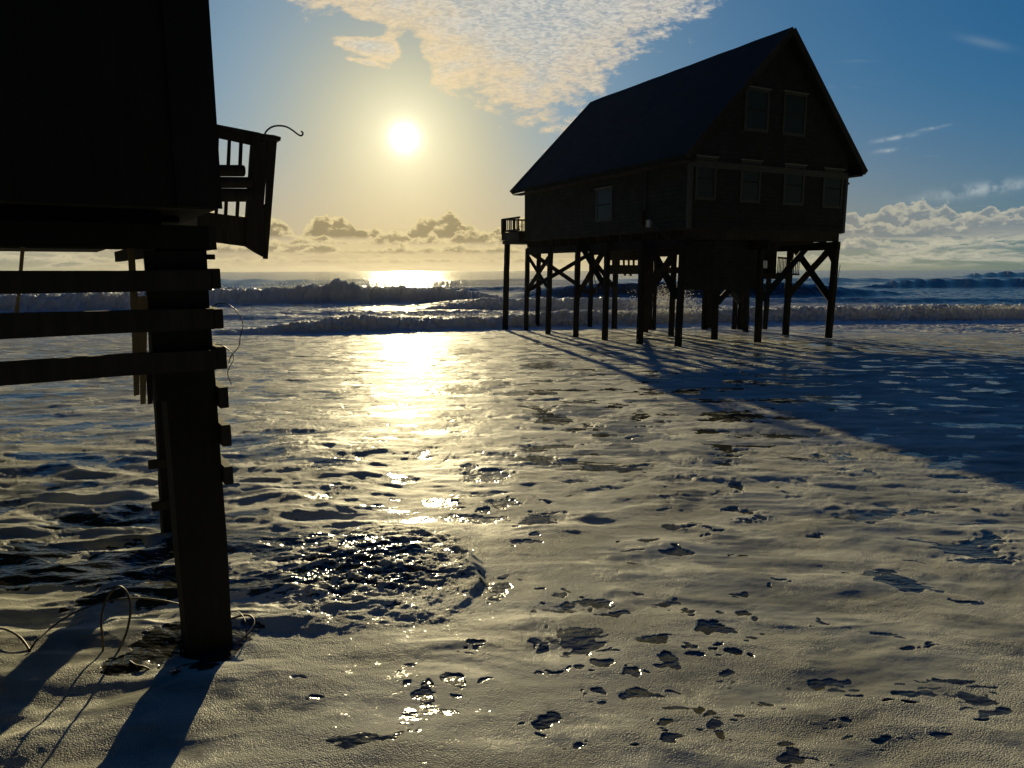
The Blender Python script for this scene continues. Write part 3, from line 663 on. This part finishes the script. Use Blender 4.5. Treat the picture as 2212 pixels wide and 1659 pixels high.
tz = foam_far * sst(RRf, 28, 31) * (1 - sst(RRf, 80, 100))
shy = tz * .36 * fbm(X * 2.2 + 5, h * 6.5 + Yv * .6, 5, .65); shx = tz * .10 * fbm(X * 2.0 + 45, h * 4.5 + Yv * .6, 4, .6)
X = X + shx; Yv = Yv + shy
co = np.empty((nr * nc, 3), np.float32); co[:, 0] = X; co[:, 1] = Yv; co[:, 2] = h
ii = (np.arange(nr - 1)[:, None] * nc + np.arange(nc - 1)[None, :]).ravel()
quads = np.stack([ii, ii + 1, ii + nc + 1, ii + nc], 1).astype(np.int32)
me = bpy.data.meshes.new('sea'); nv = len(co); nf = len(quads)
me.vertices.add(nv); me.vertices.foreach_set('co', co.ravel())
me.loops.add(nf * 4); me.loops.foreach_set('vertex_index', quads.ravel())
me.polygons.add(nf); me.polygons.foreach_set('loop_start', np.arange(nf, dtype=np.int32) * 4)
try: me.polygons.foreach_set('loop_total', np.full(nf, 4, np.int32))
except Exception: pass
me.update(calc_edges=True)
me.shade_smooth()
at_ = me.attributes.new('foam', 'FLOAT', 'POINT'); at_.data.foreach_set('value', foam.astype(np.float32))
sea = bpy.data.objects.new('sea', me); COL.objects.link(sea); sea['kind'] = 'structure'

m, nt, b = new_mat('sea water and foam'); L = nt.links
tc = N(nt, 'ShaderNodeTexCoord'); atn = N(nt, 'ShaderNodeAttribute'); atn.attribute_name = 'foam'
# distance from the beach for scaling the fine grain
def tex_noise(scale, detail, vec=None, rough=.6, stretch=None):
    n = N(nt, 'ShaderNodeTexNoise', Scale=scale, Detail=detail, Roughness=rough)
    v = tc.outputs['Object']
    if stretch:
        mp = N(nt, 'ShaderNodeMapping'); mp.inputs['Scale'].default_value = stretch; L.new(v, mp.inputs[0]); v = mp.outputs[0]
    L.new(v, n.inputs['Vector']); return n
def math_(op, a, b=None, clamp=False):
    n = N(nt, 'ShaderNodeMath', operation=op); n.use_clamp = clamp
    for i, v in enumerate((a, b)):
        if v is None: continue
        if isinstance(v, (int, float)): n.inputs[i].default_value = v
        else: L.new(v, n.inputs[i])
    return n.outputs[0]
lacen = tex_noise(9, 5, stretch=(1, .6, 1)); lac2 = tex_noise(40, 3)
fo = math_('ADD', atn.outputs['Fac'], math_('MULTIPLY', math_('SUBTRACT', lacen.outputs[0], .5), .6))
fo = math_('ADD', fo, math_('MULTIPLY', math_('SUBTRACT', lac2.outputs[0], .5), .3))
mr = N(nt, 'ShaderNodeMapRange'); mr.interpolation_type = 'SMOOTHSTEP'; mr.inputs[1].default_value = .34; mr.inputs[2].default_value = .66; L.new(fo, mr.inputs[0])
fmask = mr.outputs[0]
stain = tex_noise(1.5, 7, stretch=(.7, 1.7, 1)); srm = N(nt, 'ShaderNodeValToRGB')
srm.color_ramp.elements[0].position = .3; srm.color_ramp.elements[1].position = .7
srm.color_ramp.elements[0].color = (.25, .25, .205, 1); srm.color_ramp.elements[1].color = (.58, .58, .49, 1)
L.new(stain.outputs[0], srm.inputs[0])
spz = N(nt, 'ShaderNodeSeparateXYZ'); L.new(tc.outputs['Object'], spz.inputs[0])
mrz = N(nt, 'ShaderNodeMapRange'); mrz.inputs[1].default_value = 24; mrz.inputs[2].default_value = 33; L.new(spz.outputs[1], mrz.inputs[0])
mfz = N(nt, 'ShaderNodeMix', data_type='RGBA'); L.new(mrz.outputs[0], mfz.inputs[0]); L.new(srm.outputs[0], mfz.inputs[6]); mfz.inputs[7].default_value = (.62, .62, .60, 1)
fd = N(nt, 'ShaderNodeBsdfDiffuse'); fd.inputs['Roughness'].default_value = .6; L.new(mfz.outputs[2], fd.inputs['Color'])
fg = N(nt, 'ShaderNodeBsdfGlossy'); fg.inputs['Roughness'].default_value = .36; fg.inputs['Color'].default_value = (1, 1, 1, 1)
fb = N(nt, 'ShaderNodeMixShader'); fb.inputs[0].default_value = .07; lwt = N(nt, 'ShaderNodeLayerWeight'); lwt.inputs['Blend'].default_value = .5
L.new(math_('ADD', math_('MULTIPLY', math_('POWER', lwt.outputs['Facing'], 3.0), .058), .006), fb.inputs[0]); L.new(fd.outputs[0], fb.inputs[1]); L.new(fg.outputs[0], fb.inputs[2])
bub = N(nt, 'ShaderNodeTexVoronoi', Scale=150.0); bub.feature = 'F1'; L.new(tc.outputs['Object'], bub.inputs['Vector'])
g1 = tex_noise(38, 4, rough=.7); g2 = tex_noise(9, 4)
hh = math_('ADD', math_('MULTIPLY', math_('POWER', bub.outputs['Distance'], 2.0), -1.1), math_('MULTIPLY', g1.outputs[0], 1.1)); hh = math_('ADD', hh, math_('MULTIPLY', g2.outputs[0], 1.6))
gp_ = tex_noise(1.3, 4, stretch=(.8, 1.3, 1)); gpr = N(nt, 'ShaderNodeMapRange'); gpr.inputs[1].default_value = .42; gpr.inputs[2].default_value = .62; gpr.inputs[3].default_value = .10; gpr.inputs[4].default_value = .45; L.new(gp_.outputs[0], gpr.inputs[0])
bp = N(nt, 'ShaderNodeBump', Strength=.34, Distance=.010); L.new(gpr.outputs[0], bp.inputs['Strength']); L.new(hh, bp.inputs['Height']); L.new(bp.outputs[0], fd.inputs['Normal'])
bp2 = N(nt, 'ShaderNodeBump', Strength=.75, Distance=.011); L.new(math_('MULTIPLY', gpr.outputs[0], 2.6), bp2.inputs['Strength']); L.new(hh, bp2.inputs['Height']); L.new(bp2.outputs[0], fg.inputs['Normal'])
wb = N(nt, 'ShaderNodeBsdfPrincipled'); wb.inputs['Base Color'].default_value = (.028, .027, .017, 1)
wb.inputs['Roughness'].default_value = .13; wb.inputs['Specular IOR Level'].default_value = .38; wb.inputs['IOR'].default_value = 1.33
w1 = tex_noise(7, 4, stretch=(.7, 1.3, 1)); w2_ = tex_noise(1.1, 5, stretch=(.7, 1.3, 1)); w3 = tex_noise(34, 2)
hw = math_('ADD', math_('MULTIPLY', w1.outputs[0], .25), math_('MULTIPLY', w2_.outputs[0], 1.4)); hw = math_('ADD', hw, math_('MULTIPLY', w3.outputs[0], .05))
w4 = tex_noise(.22, 4, stretch=(.6, 1.4, 1)); mr4 = N(nt, 'ShaderNodeMapRange'); mr4.inputs[1].default_value = 60; mr4.inputs[2].default_value = 160; mr4.inputs[3].default_value = 0; mr4.inputs[4].default_value = 4; L.new(spz.outputs[1], mr4.inputs[0])
hw = math_('ADD', hw, math_('MULTIPLY', w4.outputs[0], mr4.outputs[0]))
spy = N(nt, 'ShaderNodeSeparateXYZ'); L.new(tc.outputs['Object'], spy.inputs[0])
mry = N(nt, 'ShaderNodeMapRange'); mry.inputs[1].default_value = 8; mry.inputs[2].default_value = 60; mry.inputs[3].default_value = .10; mry.inputs[4].default_value = .5; L.new(spy.outputs[1], mry.inputs[0])
bw = N(nt, 'ShaderNodeBump', Strength=.6, Distance=.12); mrn = N(nt, 'ShaderNodeMapRange'); mrn.inputs[1].default_value = 5; mrn.inputs[2].default_value = 10; mrn.inputs[3].default_value = .45; mrn.inputs[4].default_value = .06; L.new(spy.outputs[1], mrn.inputs[0])
L.new(math_('MAXIMUM', mry.outputs[0], mrn.outputs[0]), bw.inputs['Strength']); L.new(hw, bw.inputs['Height']); L.new(bw.outputs[0], wb.inputs['Normal'])
mxs = N(nt, 'ShaderNodeMixShader'); L.new(fmask, mxs.inputs[0]); L.new(wb.outputs[0], mxs.inputs[1]); L.new(fb.outputs[0], mxs.inputs[2])
L.new(mxs.outputs[0], nt.nodes['Material Output'].inputs['Surface']); nt.nodes.remove(b)
me.materials.append(m)

# spray: droplets thrown up along the breaking crests -----------------------
M_SPRAY, nt, b = new_mat('spray'); L = nt.links
tr = N(nt, 'ShaderNodeBsdfTranslucent'); tr.inputs[0].default_value = (.85, .85, .82, 1); b.inputs['Base Color'].default_value = (.7, .7, .68, 1); b.inputs['Roughness'].default_value = .2
ms = N(nt, 'ShaderNodeMixShader'); ms.inputs[0].default_value = .6; L.new(b.outputs[0], ms.inputs[1]); L.new(tr.outputs[0], ms.inputs[2]); L.new(ms.outputs[0], nt.nodes['Material Output'].inputs['Surface'])
def spray(name, clouds, label):
    octv = np.array([(1, 0, 0), (-1, 0, 0), (0, 1, 0), (0, -1, 0), (0, 0, 1), (0, 0, -1)], np.float32)
    octf = np.array([(0, 2, 4), (2, 1, 4), (1, 3, 4), (3, 0, 4), (2, 0, 5), (1, 2, 5), (3, 1, 5), (0, 3, 5)], np.int32)
    V = []; Fc = []; n = 0
    for (px, py, D, sx, sz, cnt, rad) in clouds:
        c = at(px, py, D)
        for i in range(cnt):
            p = np.array((c.x + rng.normal(0, sx), c.y + rng.normal(0, .35 + sx * .12), c.z + abs(rng.normal(0, sz)) - sz * .25))
            r = rad * (.35 + rng.rand() ** 2 * 1.3)
            V.append(octv * r * (1 + .3 * rng.rand(6, 1)) + p); Fc.append(octf + n); n += 6
    V = np.concatenate(V); Fc = np.concatenate(Fc)
    me = bpy.data.meshes.new(name); me.from_pydata(V.tolist(), [], Fc.tolist()); me.materials.append(M_SPRAY)
    o = bpy.data.objects.new(name, me); COL.objects.link(o); o['kind'] = 'stuff'; o['label'] = label; o['category'] = 'sea spray'
SP = [(1440, 655, 38.5, .7, .55, 2200, .016), (1490, 668, 38.8, .9, .3, 800, .016), (1400, 672, 38.2, .5, .3, 500, .016)]
for px in range(1140, 2212, 26): SP.append((px + random.uniform(-9, 9), 680 - (px - 1140) * .014, 38.0 if px < 1500 else 40.3, .55, .10, 130, .018))
for px in range(760, 1140, 26): SP.append((px + random.uniform(-9, 9), 683, 34.0 + (px - 760) * .006, .5, .08, 80, .018))
spray('sea_spray', SP, 'glittering droplets thrown up where the near breaker hits the stilts')
SP = []
for px in range(10, 1000, 20): SP.append((px + random.uniform(-8, 8), 640 if px < 290 else 628 if px < 560 else 622, 56 if px < 290 else 68, .7, .20, 90, .03))
SP += [(725, 613, 69, 1.2, .30, 500, .032), (640, 622, 69, 1.5, .2, 240, .03)]
spray('sea_spray', SP, 'fine spray blowing off the tops of the outer breakers')

# damp salt air over the surf
hm = bpy.data.materials.new('haze'); hm.use_nodes = True; nt = hm.node_tree; nt.nodes.remove(nt.nodes['Principled BSDF'])
pv = N(nt, 'ShaderNodeVolumePrincipled'); pv.inputs['Color'].default_value = (.92, .93, .95, 1); pv.inputs['Density'].default_value = .000012; pv.inputs['Anisotropy'].default_value = .72
nt.links.new(pv.outputs[0], nt.nodes['Material Output'].inputs['Volume'])
hz_o = make('haze', lambda bm: bm_box(bm, (-2600, -2600, -4.5), (2600, 2600, 14.0)), hm, None); hz_o['kind'] = 'stuff'

# ================================================================== light
SUN_EL, SUN_AZ = R(9.92), R(-8.2)     # azimuth measured from +Y towards +X
sd_ = Vector((math.sin(SUN_AZ) * math.cos(SUN_EL), math.cos(SUN_AZ) * math.cos(SUN_EL), math.sin(SUN_EL)))
ld_ = bpy.data.lights.new('sun', 'SUN'); ld_.energy = 5.0; ld_.angle = R(.5); ld_.color = (1.0, .83, .46)
lo = bpy.data.objects.new('sun', ld_); COL.objects.link(lo); lo.rotation_euler = (-sd_).to_track_quat('-Z', 'Y').to_euler()

w = bpy.data.worlds.new('World'); sc.world = w; w.use_nodes = True; nt = w.node_tree; L = nt.links
bg = nt.nodes['Background']; bg.inputs[1].default_value = .05
sky = N(nt, 'ShaderNodeTexSky'); sky.sky_type = 'NISHITA'; sky.sun_disc = False
sky.sun_elevation = SUN_EL; sky.sun_rotation = SUN_AZ; sky.altitude = 0; sky.air_density = 1.0; sky.dust_density = .6; sky.ozone_density = 2.0
tc = N(nt, 'ShaderNodeTexCoord'); D = tc.outputs['Generated']
sp = N(nt, 'ShaderNodeSeparateXYZ'); L.new(D, sp.inputs[0]); dx, dy, dz = sp.outputs
def V2(a, b, c=0.0):
    n = N(nt, 'ShaderNodeCombineXYZ')
    for i, v in enumerate((a, b, c)):
        if isinstance(v, (int, float)): n.inputs[i].default_value = v
        else: L.new(v, n.inputs[i])
    return n.outputs[0]
def sm(v, a, b, lo=0.0, hi=1.0):
    n = N(nt, 'ShaderNodeMapRange'); n.interpolation_type = 'SMOOTHSTEP'
    n.inputs[1].default_value = a; n.inputs[2].default_value = b; n.inputs[3].default_value = lo; n.inputs[4].default_value = hi
    L.new(v, n.inputs[0]); return n.outputs[0]
def noi(vec, s, d, r=.55, dist=0.0):
    n = N(nt, 'ShaderNodeTexNoise', Scale=s, Detail=d, Roughness=r, Distortion=dist); L.new(vec, n.inputs['Vector']); return n.outputs[0]
def mixc(f, a, b, mode='MIX'):
    n = N(nt, 'ShaderNodeMix', data_type='RGBA', blend_type=mode)
    if isinstance(f, (int, float)): n.inputs[0].default_value = f
    else: L.new(f, n.inputs[0])
    for i, v in ((6, a), (7, b)):
        if isinstance(v, tuple): n.inputs[i].default_value = (*v, 1)
        else: L.new(v, n.inputs[i])
    return n.outputs[2]
dot = N(nt, 'ShaderNodeVectorMath', operation='DOT_PRODUCT'); L.new(D, dot.inputs[0]); dot.inputs[1].default_value = sd_
ang = math_('ARCCOSINE', math_('MINIMUM', dot.outputs['Value'], .9999999))       # radians from the sun
def gauss(v, s, p=2.0):
    return math_('POWER', 2.71828, math_('MULTIPLY', math_('POWER', math_('DIVIDE', v, s), p), -1.0))
K = 12.3                                           # 1 / background strength
def k(*c): return tuple(x * K for x in c)
# clear sky: deeper and bluer away from the sun
def vm(op, a, b):
    n = N(nt, 'ShaderNodeVectorMath', operation=op)
    for i, v in enumerate((a, b)):
        if isinstance(v, tuple): n.inputs[i].default_value = v
        else: L.new(v, n.inputs[i])
    return n.outputs[0]
soft = vm('DIVIDE', sky.outputs[0], vm('ADD', vm('MULTIPLY', sky.outputs[0], (.16, .16, .16)), (1, 1, 1)))
tint = mixc(sm(ang, .22, .85), mixc(sm(ang, .04, .25), (.80, .85, .75), (.60, 1.15, 1.75)), (.20, .88, 1.65))
clear = mixc(1.0, mixc(1.0, soft, tint, 'MULTIPLY'), (.785, .785, .785), 'MULTIPLY')
clear = mixc(1.0, clear, sm(dy, -.2, .5, .10, 1.0), 'MULTIPLY')  # unseen sky behind the camera dimmed to weaken the fill light
clear = mixc(sm(dz, .38, .68), clear, mixc(1.0, clear, (.95, 1.6, 2.2), 'MULTIPLY'))  # unseen sky overhead brightened and blued to colour the shade
el = math_('ARCSINE', dz)
# warm light low under the sun
hz = math_('MULTIPLY', gauss(math_('MAXIMUM', el, 0.0), .13), gauss(ang, .62))
clear = mixc(math_('MULTIPLY', hz, .85), clear, k(.58, .385, .15))
aure = gauss(ang, .15, 1.25)
halo = mixc(aure, (0, 0, 0), k(.44, .385, .22)); clear = mixc(1.0, clear, halo, 'ADD')
core = mixc(gauss(ang, .0125, 1.5), (0, 0, 0), k(2.6, 2.4, 1.9)); 
core2 = mixc(gauss(ang, .06, 1.1), (0, 0, 0), k(.52, .49, .33))
front = sm(dy, .05, .3)
gx = math_('DIVIDE', dx, math_('MAXIMUM', dy, .05)); gz = math_('DIVIDE', dz, math_('MAXIMUM', dy, .05))
# --- high rippled cloud sheet
def gp(px, py):
    r = ray(px, py); return r.x / r.y, r.z / r.y
def halfplane(p, q, sgn=1):
    (x0, y0), (x1, y1) = gp(*p), gp(*q); l = math.hypot(x1 - x0, y1 - y0); nx, ny = -(y1 - y0) / l * sgn, (x1 - x0) / l * sgn
    return math_('ADD', math_('ADD', math_('MULTIPLY', gx, nx), math_('MULTIPLY', gz, ny)), -(nx * x0 + ny * y0))
G = V2(gx, gz)
inv = math_('DIVIDE', 1.0, math_('ADD', math_('MAXIMUM', dz, 0.0), .12)); Pc = V2(math_('MULTIPLY', dx, inv), math_('MULTIPLY', dy, inv))
Gw = V2(math_('ADD', gx, math_('MULTIPLY', gz, .9)), math_('MULTIPLY', math_('SUBTRACT', gz, math_('MULTIPLY', gx, .25)), 1.9))
wob = noi(G, 6.0, 4, .55); wobf = noi(Gw, 17.0, 8, .70)
d1 = halfplane((640, 10), (1210, 300)); d2 = halfplane((1180, 285), (1560, 0))
sheet = math_('MINIMUM', d1, d2)
sheet = math_('ADD', sheet, math_('MULTIPLY', math_('SUBTRACT', wob, .5), .07)); sheet = math_('ADD', sheet, math_('MULTIPLY', math_('SUBTRACT', wobf, .5), .20))
def blob(px, py, rx, ry, rot=0.0):
    cx, cy = gp(px, py); c_, s_ = math.cos(rot), math.sin(rot); ax = math_('SUBTRACT', gx, cx); ay = math_('SUBTRACT', gz, cy)
    ux = math_('ADD', math_('MULTIPLY', ax, c_), math_('MULTIPLY', ay, s_)); uy = math_('ADD', math_('MULTIPLY', ax, -s_), math_('MULTIPLY', ay, c_))
    q = math_('ADD', math_('POWER', math_('DIVIDE', ux, rx / 1536), 2.0), math_('POWER', math_('DIVIDE', uy, ry / 1536), 2.0))
    return math_('POWER', 2.71828, math_('MULTIPLY', q, -1.0))
notch = math_('ADD', math_('MULTIPLY', blob(893, 120, 20, 48, .35), 1.1), math_('ADD', blob(765, 62, 55, 16, -.1), math_('MULTIPLY', blob(700, 120, 60, 24, -.5), .5)))
scrap = math_('ADD', math_('MULTIPLY', blob(800, 102, 78, 20, -.12), 1.3), math_('ADD', math_('MULTIPLY', blob(785, 134, 48, 6, -.2), 1.1), math_('MULTIPLY', blob(960, 160, 60, 32, -.2), .5)))
sheet = math_('SUBTRACT', sheet, math_('MULTIPLY', notch, .10)); sheet = math_('ADD', sheet, math_('MULTIPLY', scrap, .075))
smask = math_('MULTIPLY', sm(sheet, -.006, .03), math_('MULTIPLY', front, sm(gz, .62, .42)))
Pw = V2(math_('ADD', math_('MULTIPLY', dx, inv), math_('MULTIPLY', wobf, .02)), math_('MULTIPLY', math_('MULTIPLY', dy, inv), 1.25))
rip = noi(Pw, 44.0, 6, .58, .9); rip2 = noi(Pw, 13.0, 6, .62, .3)
tx_ = math_('ADD', math_('MULTIPLY', rip, .5), math_('MULTIPLY', rip2, .65))
dens = sm(tx_, .46, .62)
thin = sm(sheet, .0, .11)
salpha = math_('MULTIPLY', smask, math_('ADD', .68, math_('MULTIPLY', dens, .32)))
near_sun = gauss(ang, .27, 2.0)  # warm sunlight put into the cloud colour, stronger towards the sun
ccol = mixc(sm(rip, .30, .68), k(.38, .41, .42), k(.63, .62, .57))
ccol = mixc(math_('MULTIPLY', near_sun, math_('SUBTRACT', 1.0, thin)), ccol, k(.86, .60, .28))
ccol = mixc(math_('MULTIPLY', near_sun, .25), ccol, k(.70, .62, .44))
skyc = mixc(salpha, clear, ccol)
# --- thin streaks of cirrus to the right
cs = noi(V2(math_('ADD', math_('MULTIPLY', gx, 2.2), math_('MULTIPLY', gz, -3.0)), math_('MULTIPLY', gz, 26.0)), 2.2, 6, .6)
cmask = math_('MULTIPLY', sm(cs, .60, .78), math_('MULTIPLY', sm(gx, .28, .5), math_('MULTIPLY', sm(gz, .06, .10), sm(gz, .34, .16))))
wisp = math_('MULTIPLY', math_('ADD', blob(2130, 408, 120, 12, .13), math_('ADD', blob(1935, 298, 40, 4, .16), math_('ADD', blob(1922, 325, 26, 4, .12), blob(2020, 276, 26, 3, .18)))), sm(noi(G, 40.0, 4), .35, .6))
wisp = math_('ADD', wisp, math_('MULTIPLY', blob(2130, 92, 50, 8, -.2), .25))
skyc = mixc(math_('MULTIPLY', math_('ADD', math_('MULTIPLY', cmask, .35), math_('MULTIPLY', wisp, .55)), front), skyc, k(.50, .56, .56))
# --- cumulus bank along the horizon
az_ = math_('ARCTAN2', dx, dy); warm = gauss(ang, .55)
rimc = mixc(warm, k(.50, .50, .42), k(.78, .62, .30)); corec = mixc(warm, k(.20, .25, .29), k(.30, .225, .10))
# flat streaks right down to the horizon
st_ = noi(V2(az_, math_('MULTIPLY', el, 6.0)), 11.0, 7, .62, .35)
stm = math_('MULTIPLY', sm(st_, .44, .60), math_('MULTIPLY', sm(el, .062, .040), sm(el, -.002, .012)))
skyc = mixc(math_('MULTIPLY', stm, math_('SUBTRACT', .85, math_('MULTIPLY', warm, .45))), skyc, mixc(sm(st_, .56, .68), rimc, corec))
right_ = sm(az_, .25, .5)
for q, (be, te, amp, fr, sd0, op) in enumerate(((.043, .063, .085, 17.0, 3.1, .95), (.036, .046, .060, 11.0, 9.7, .85), (.024, .031, .034, 15.0, 5.3, .8), (.012, .017, .018, 20.0, 1.9, .6))):
    n1 = noi(V2(az_, sd0), fr, 3, .55)
    n2 = noi(V2(math_('ADD', az_, sd0), math_('MULTIPLY', el, 1.25), sd0), 26.0 + 8 * q, 8, .62, .25)
    n3 = noi(V2(math_('ADD', az_, sd0 * 2), math_('MULTIPLY', el, 1.6), sd0), 60.0, 6, .6, .2)
    top = math_('ADD', te, math_('MULTIPLY', math_('SUBTRACT', n1, .5), amp))
    top = math_('ADD', top, math_('MULTIPLY', right_, .010 if q < 2 else .002))
    dd_ = math_('ADD', math_('SUBTRACT', top, el), math_('MULTIPLY', math_('SUBTRACT', n2, .5), .048 - .008 * q))
    al = math_('MULTIPLY', sm(dd_, 0, .0022), sm(math_('ADD', el, math_('MULTIPLY', math_('SUBTRACT', n3, .5), .008)), be - .003, be + .004))
    lit = math_('MULTIPLY', sm(dd_, .001, .008), sm(math_('ADD', n3, math_('MULTIPLY', dd_, 8.0)), .42, .60))
    skyc = mixc(math_('MULTIPLY', al, math_('MULTIPLY', op, sm(az_, .2, .5, 1.0, .70))), skyc, mixc(lit, rimc, corec))
skyc = mixc(1.0, skyc, core, 'ADD'); skyc = mixc(1.0, skyc, core2, 'ADD')
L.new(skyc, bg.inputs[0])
w.cycles.sampling_method = 'MANUAL'; w.cycles.sample_map_resolution = 512

sc.view_settings.view_transform = 'Standard'; sc.view_settings.look = 'None'; sc.view_settings.gamma = 1; sc.view_settings.use_curve_mapping = False
sc.view_settings.exposure = 0.7
sc.render.engine = 'CYCLES'
sc.cycles.max_bounces = 5; sc.cycles.diffuse_bounces = 2; sc.cycles.glossy_bounces = 3; sc.cycles.transmission_bounces = 1
sc.cycles.use_denoising = True
sc.cycles.sample_clamp_indirect = 4.0
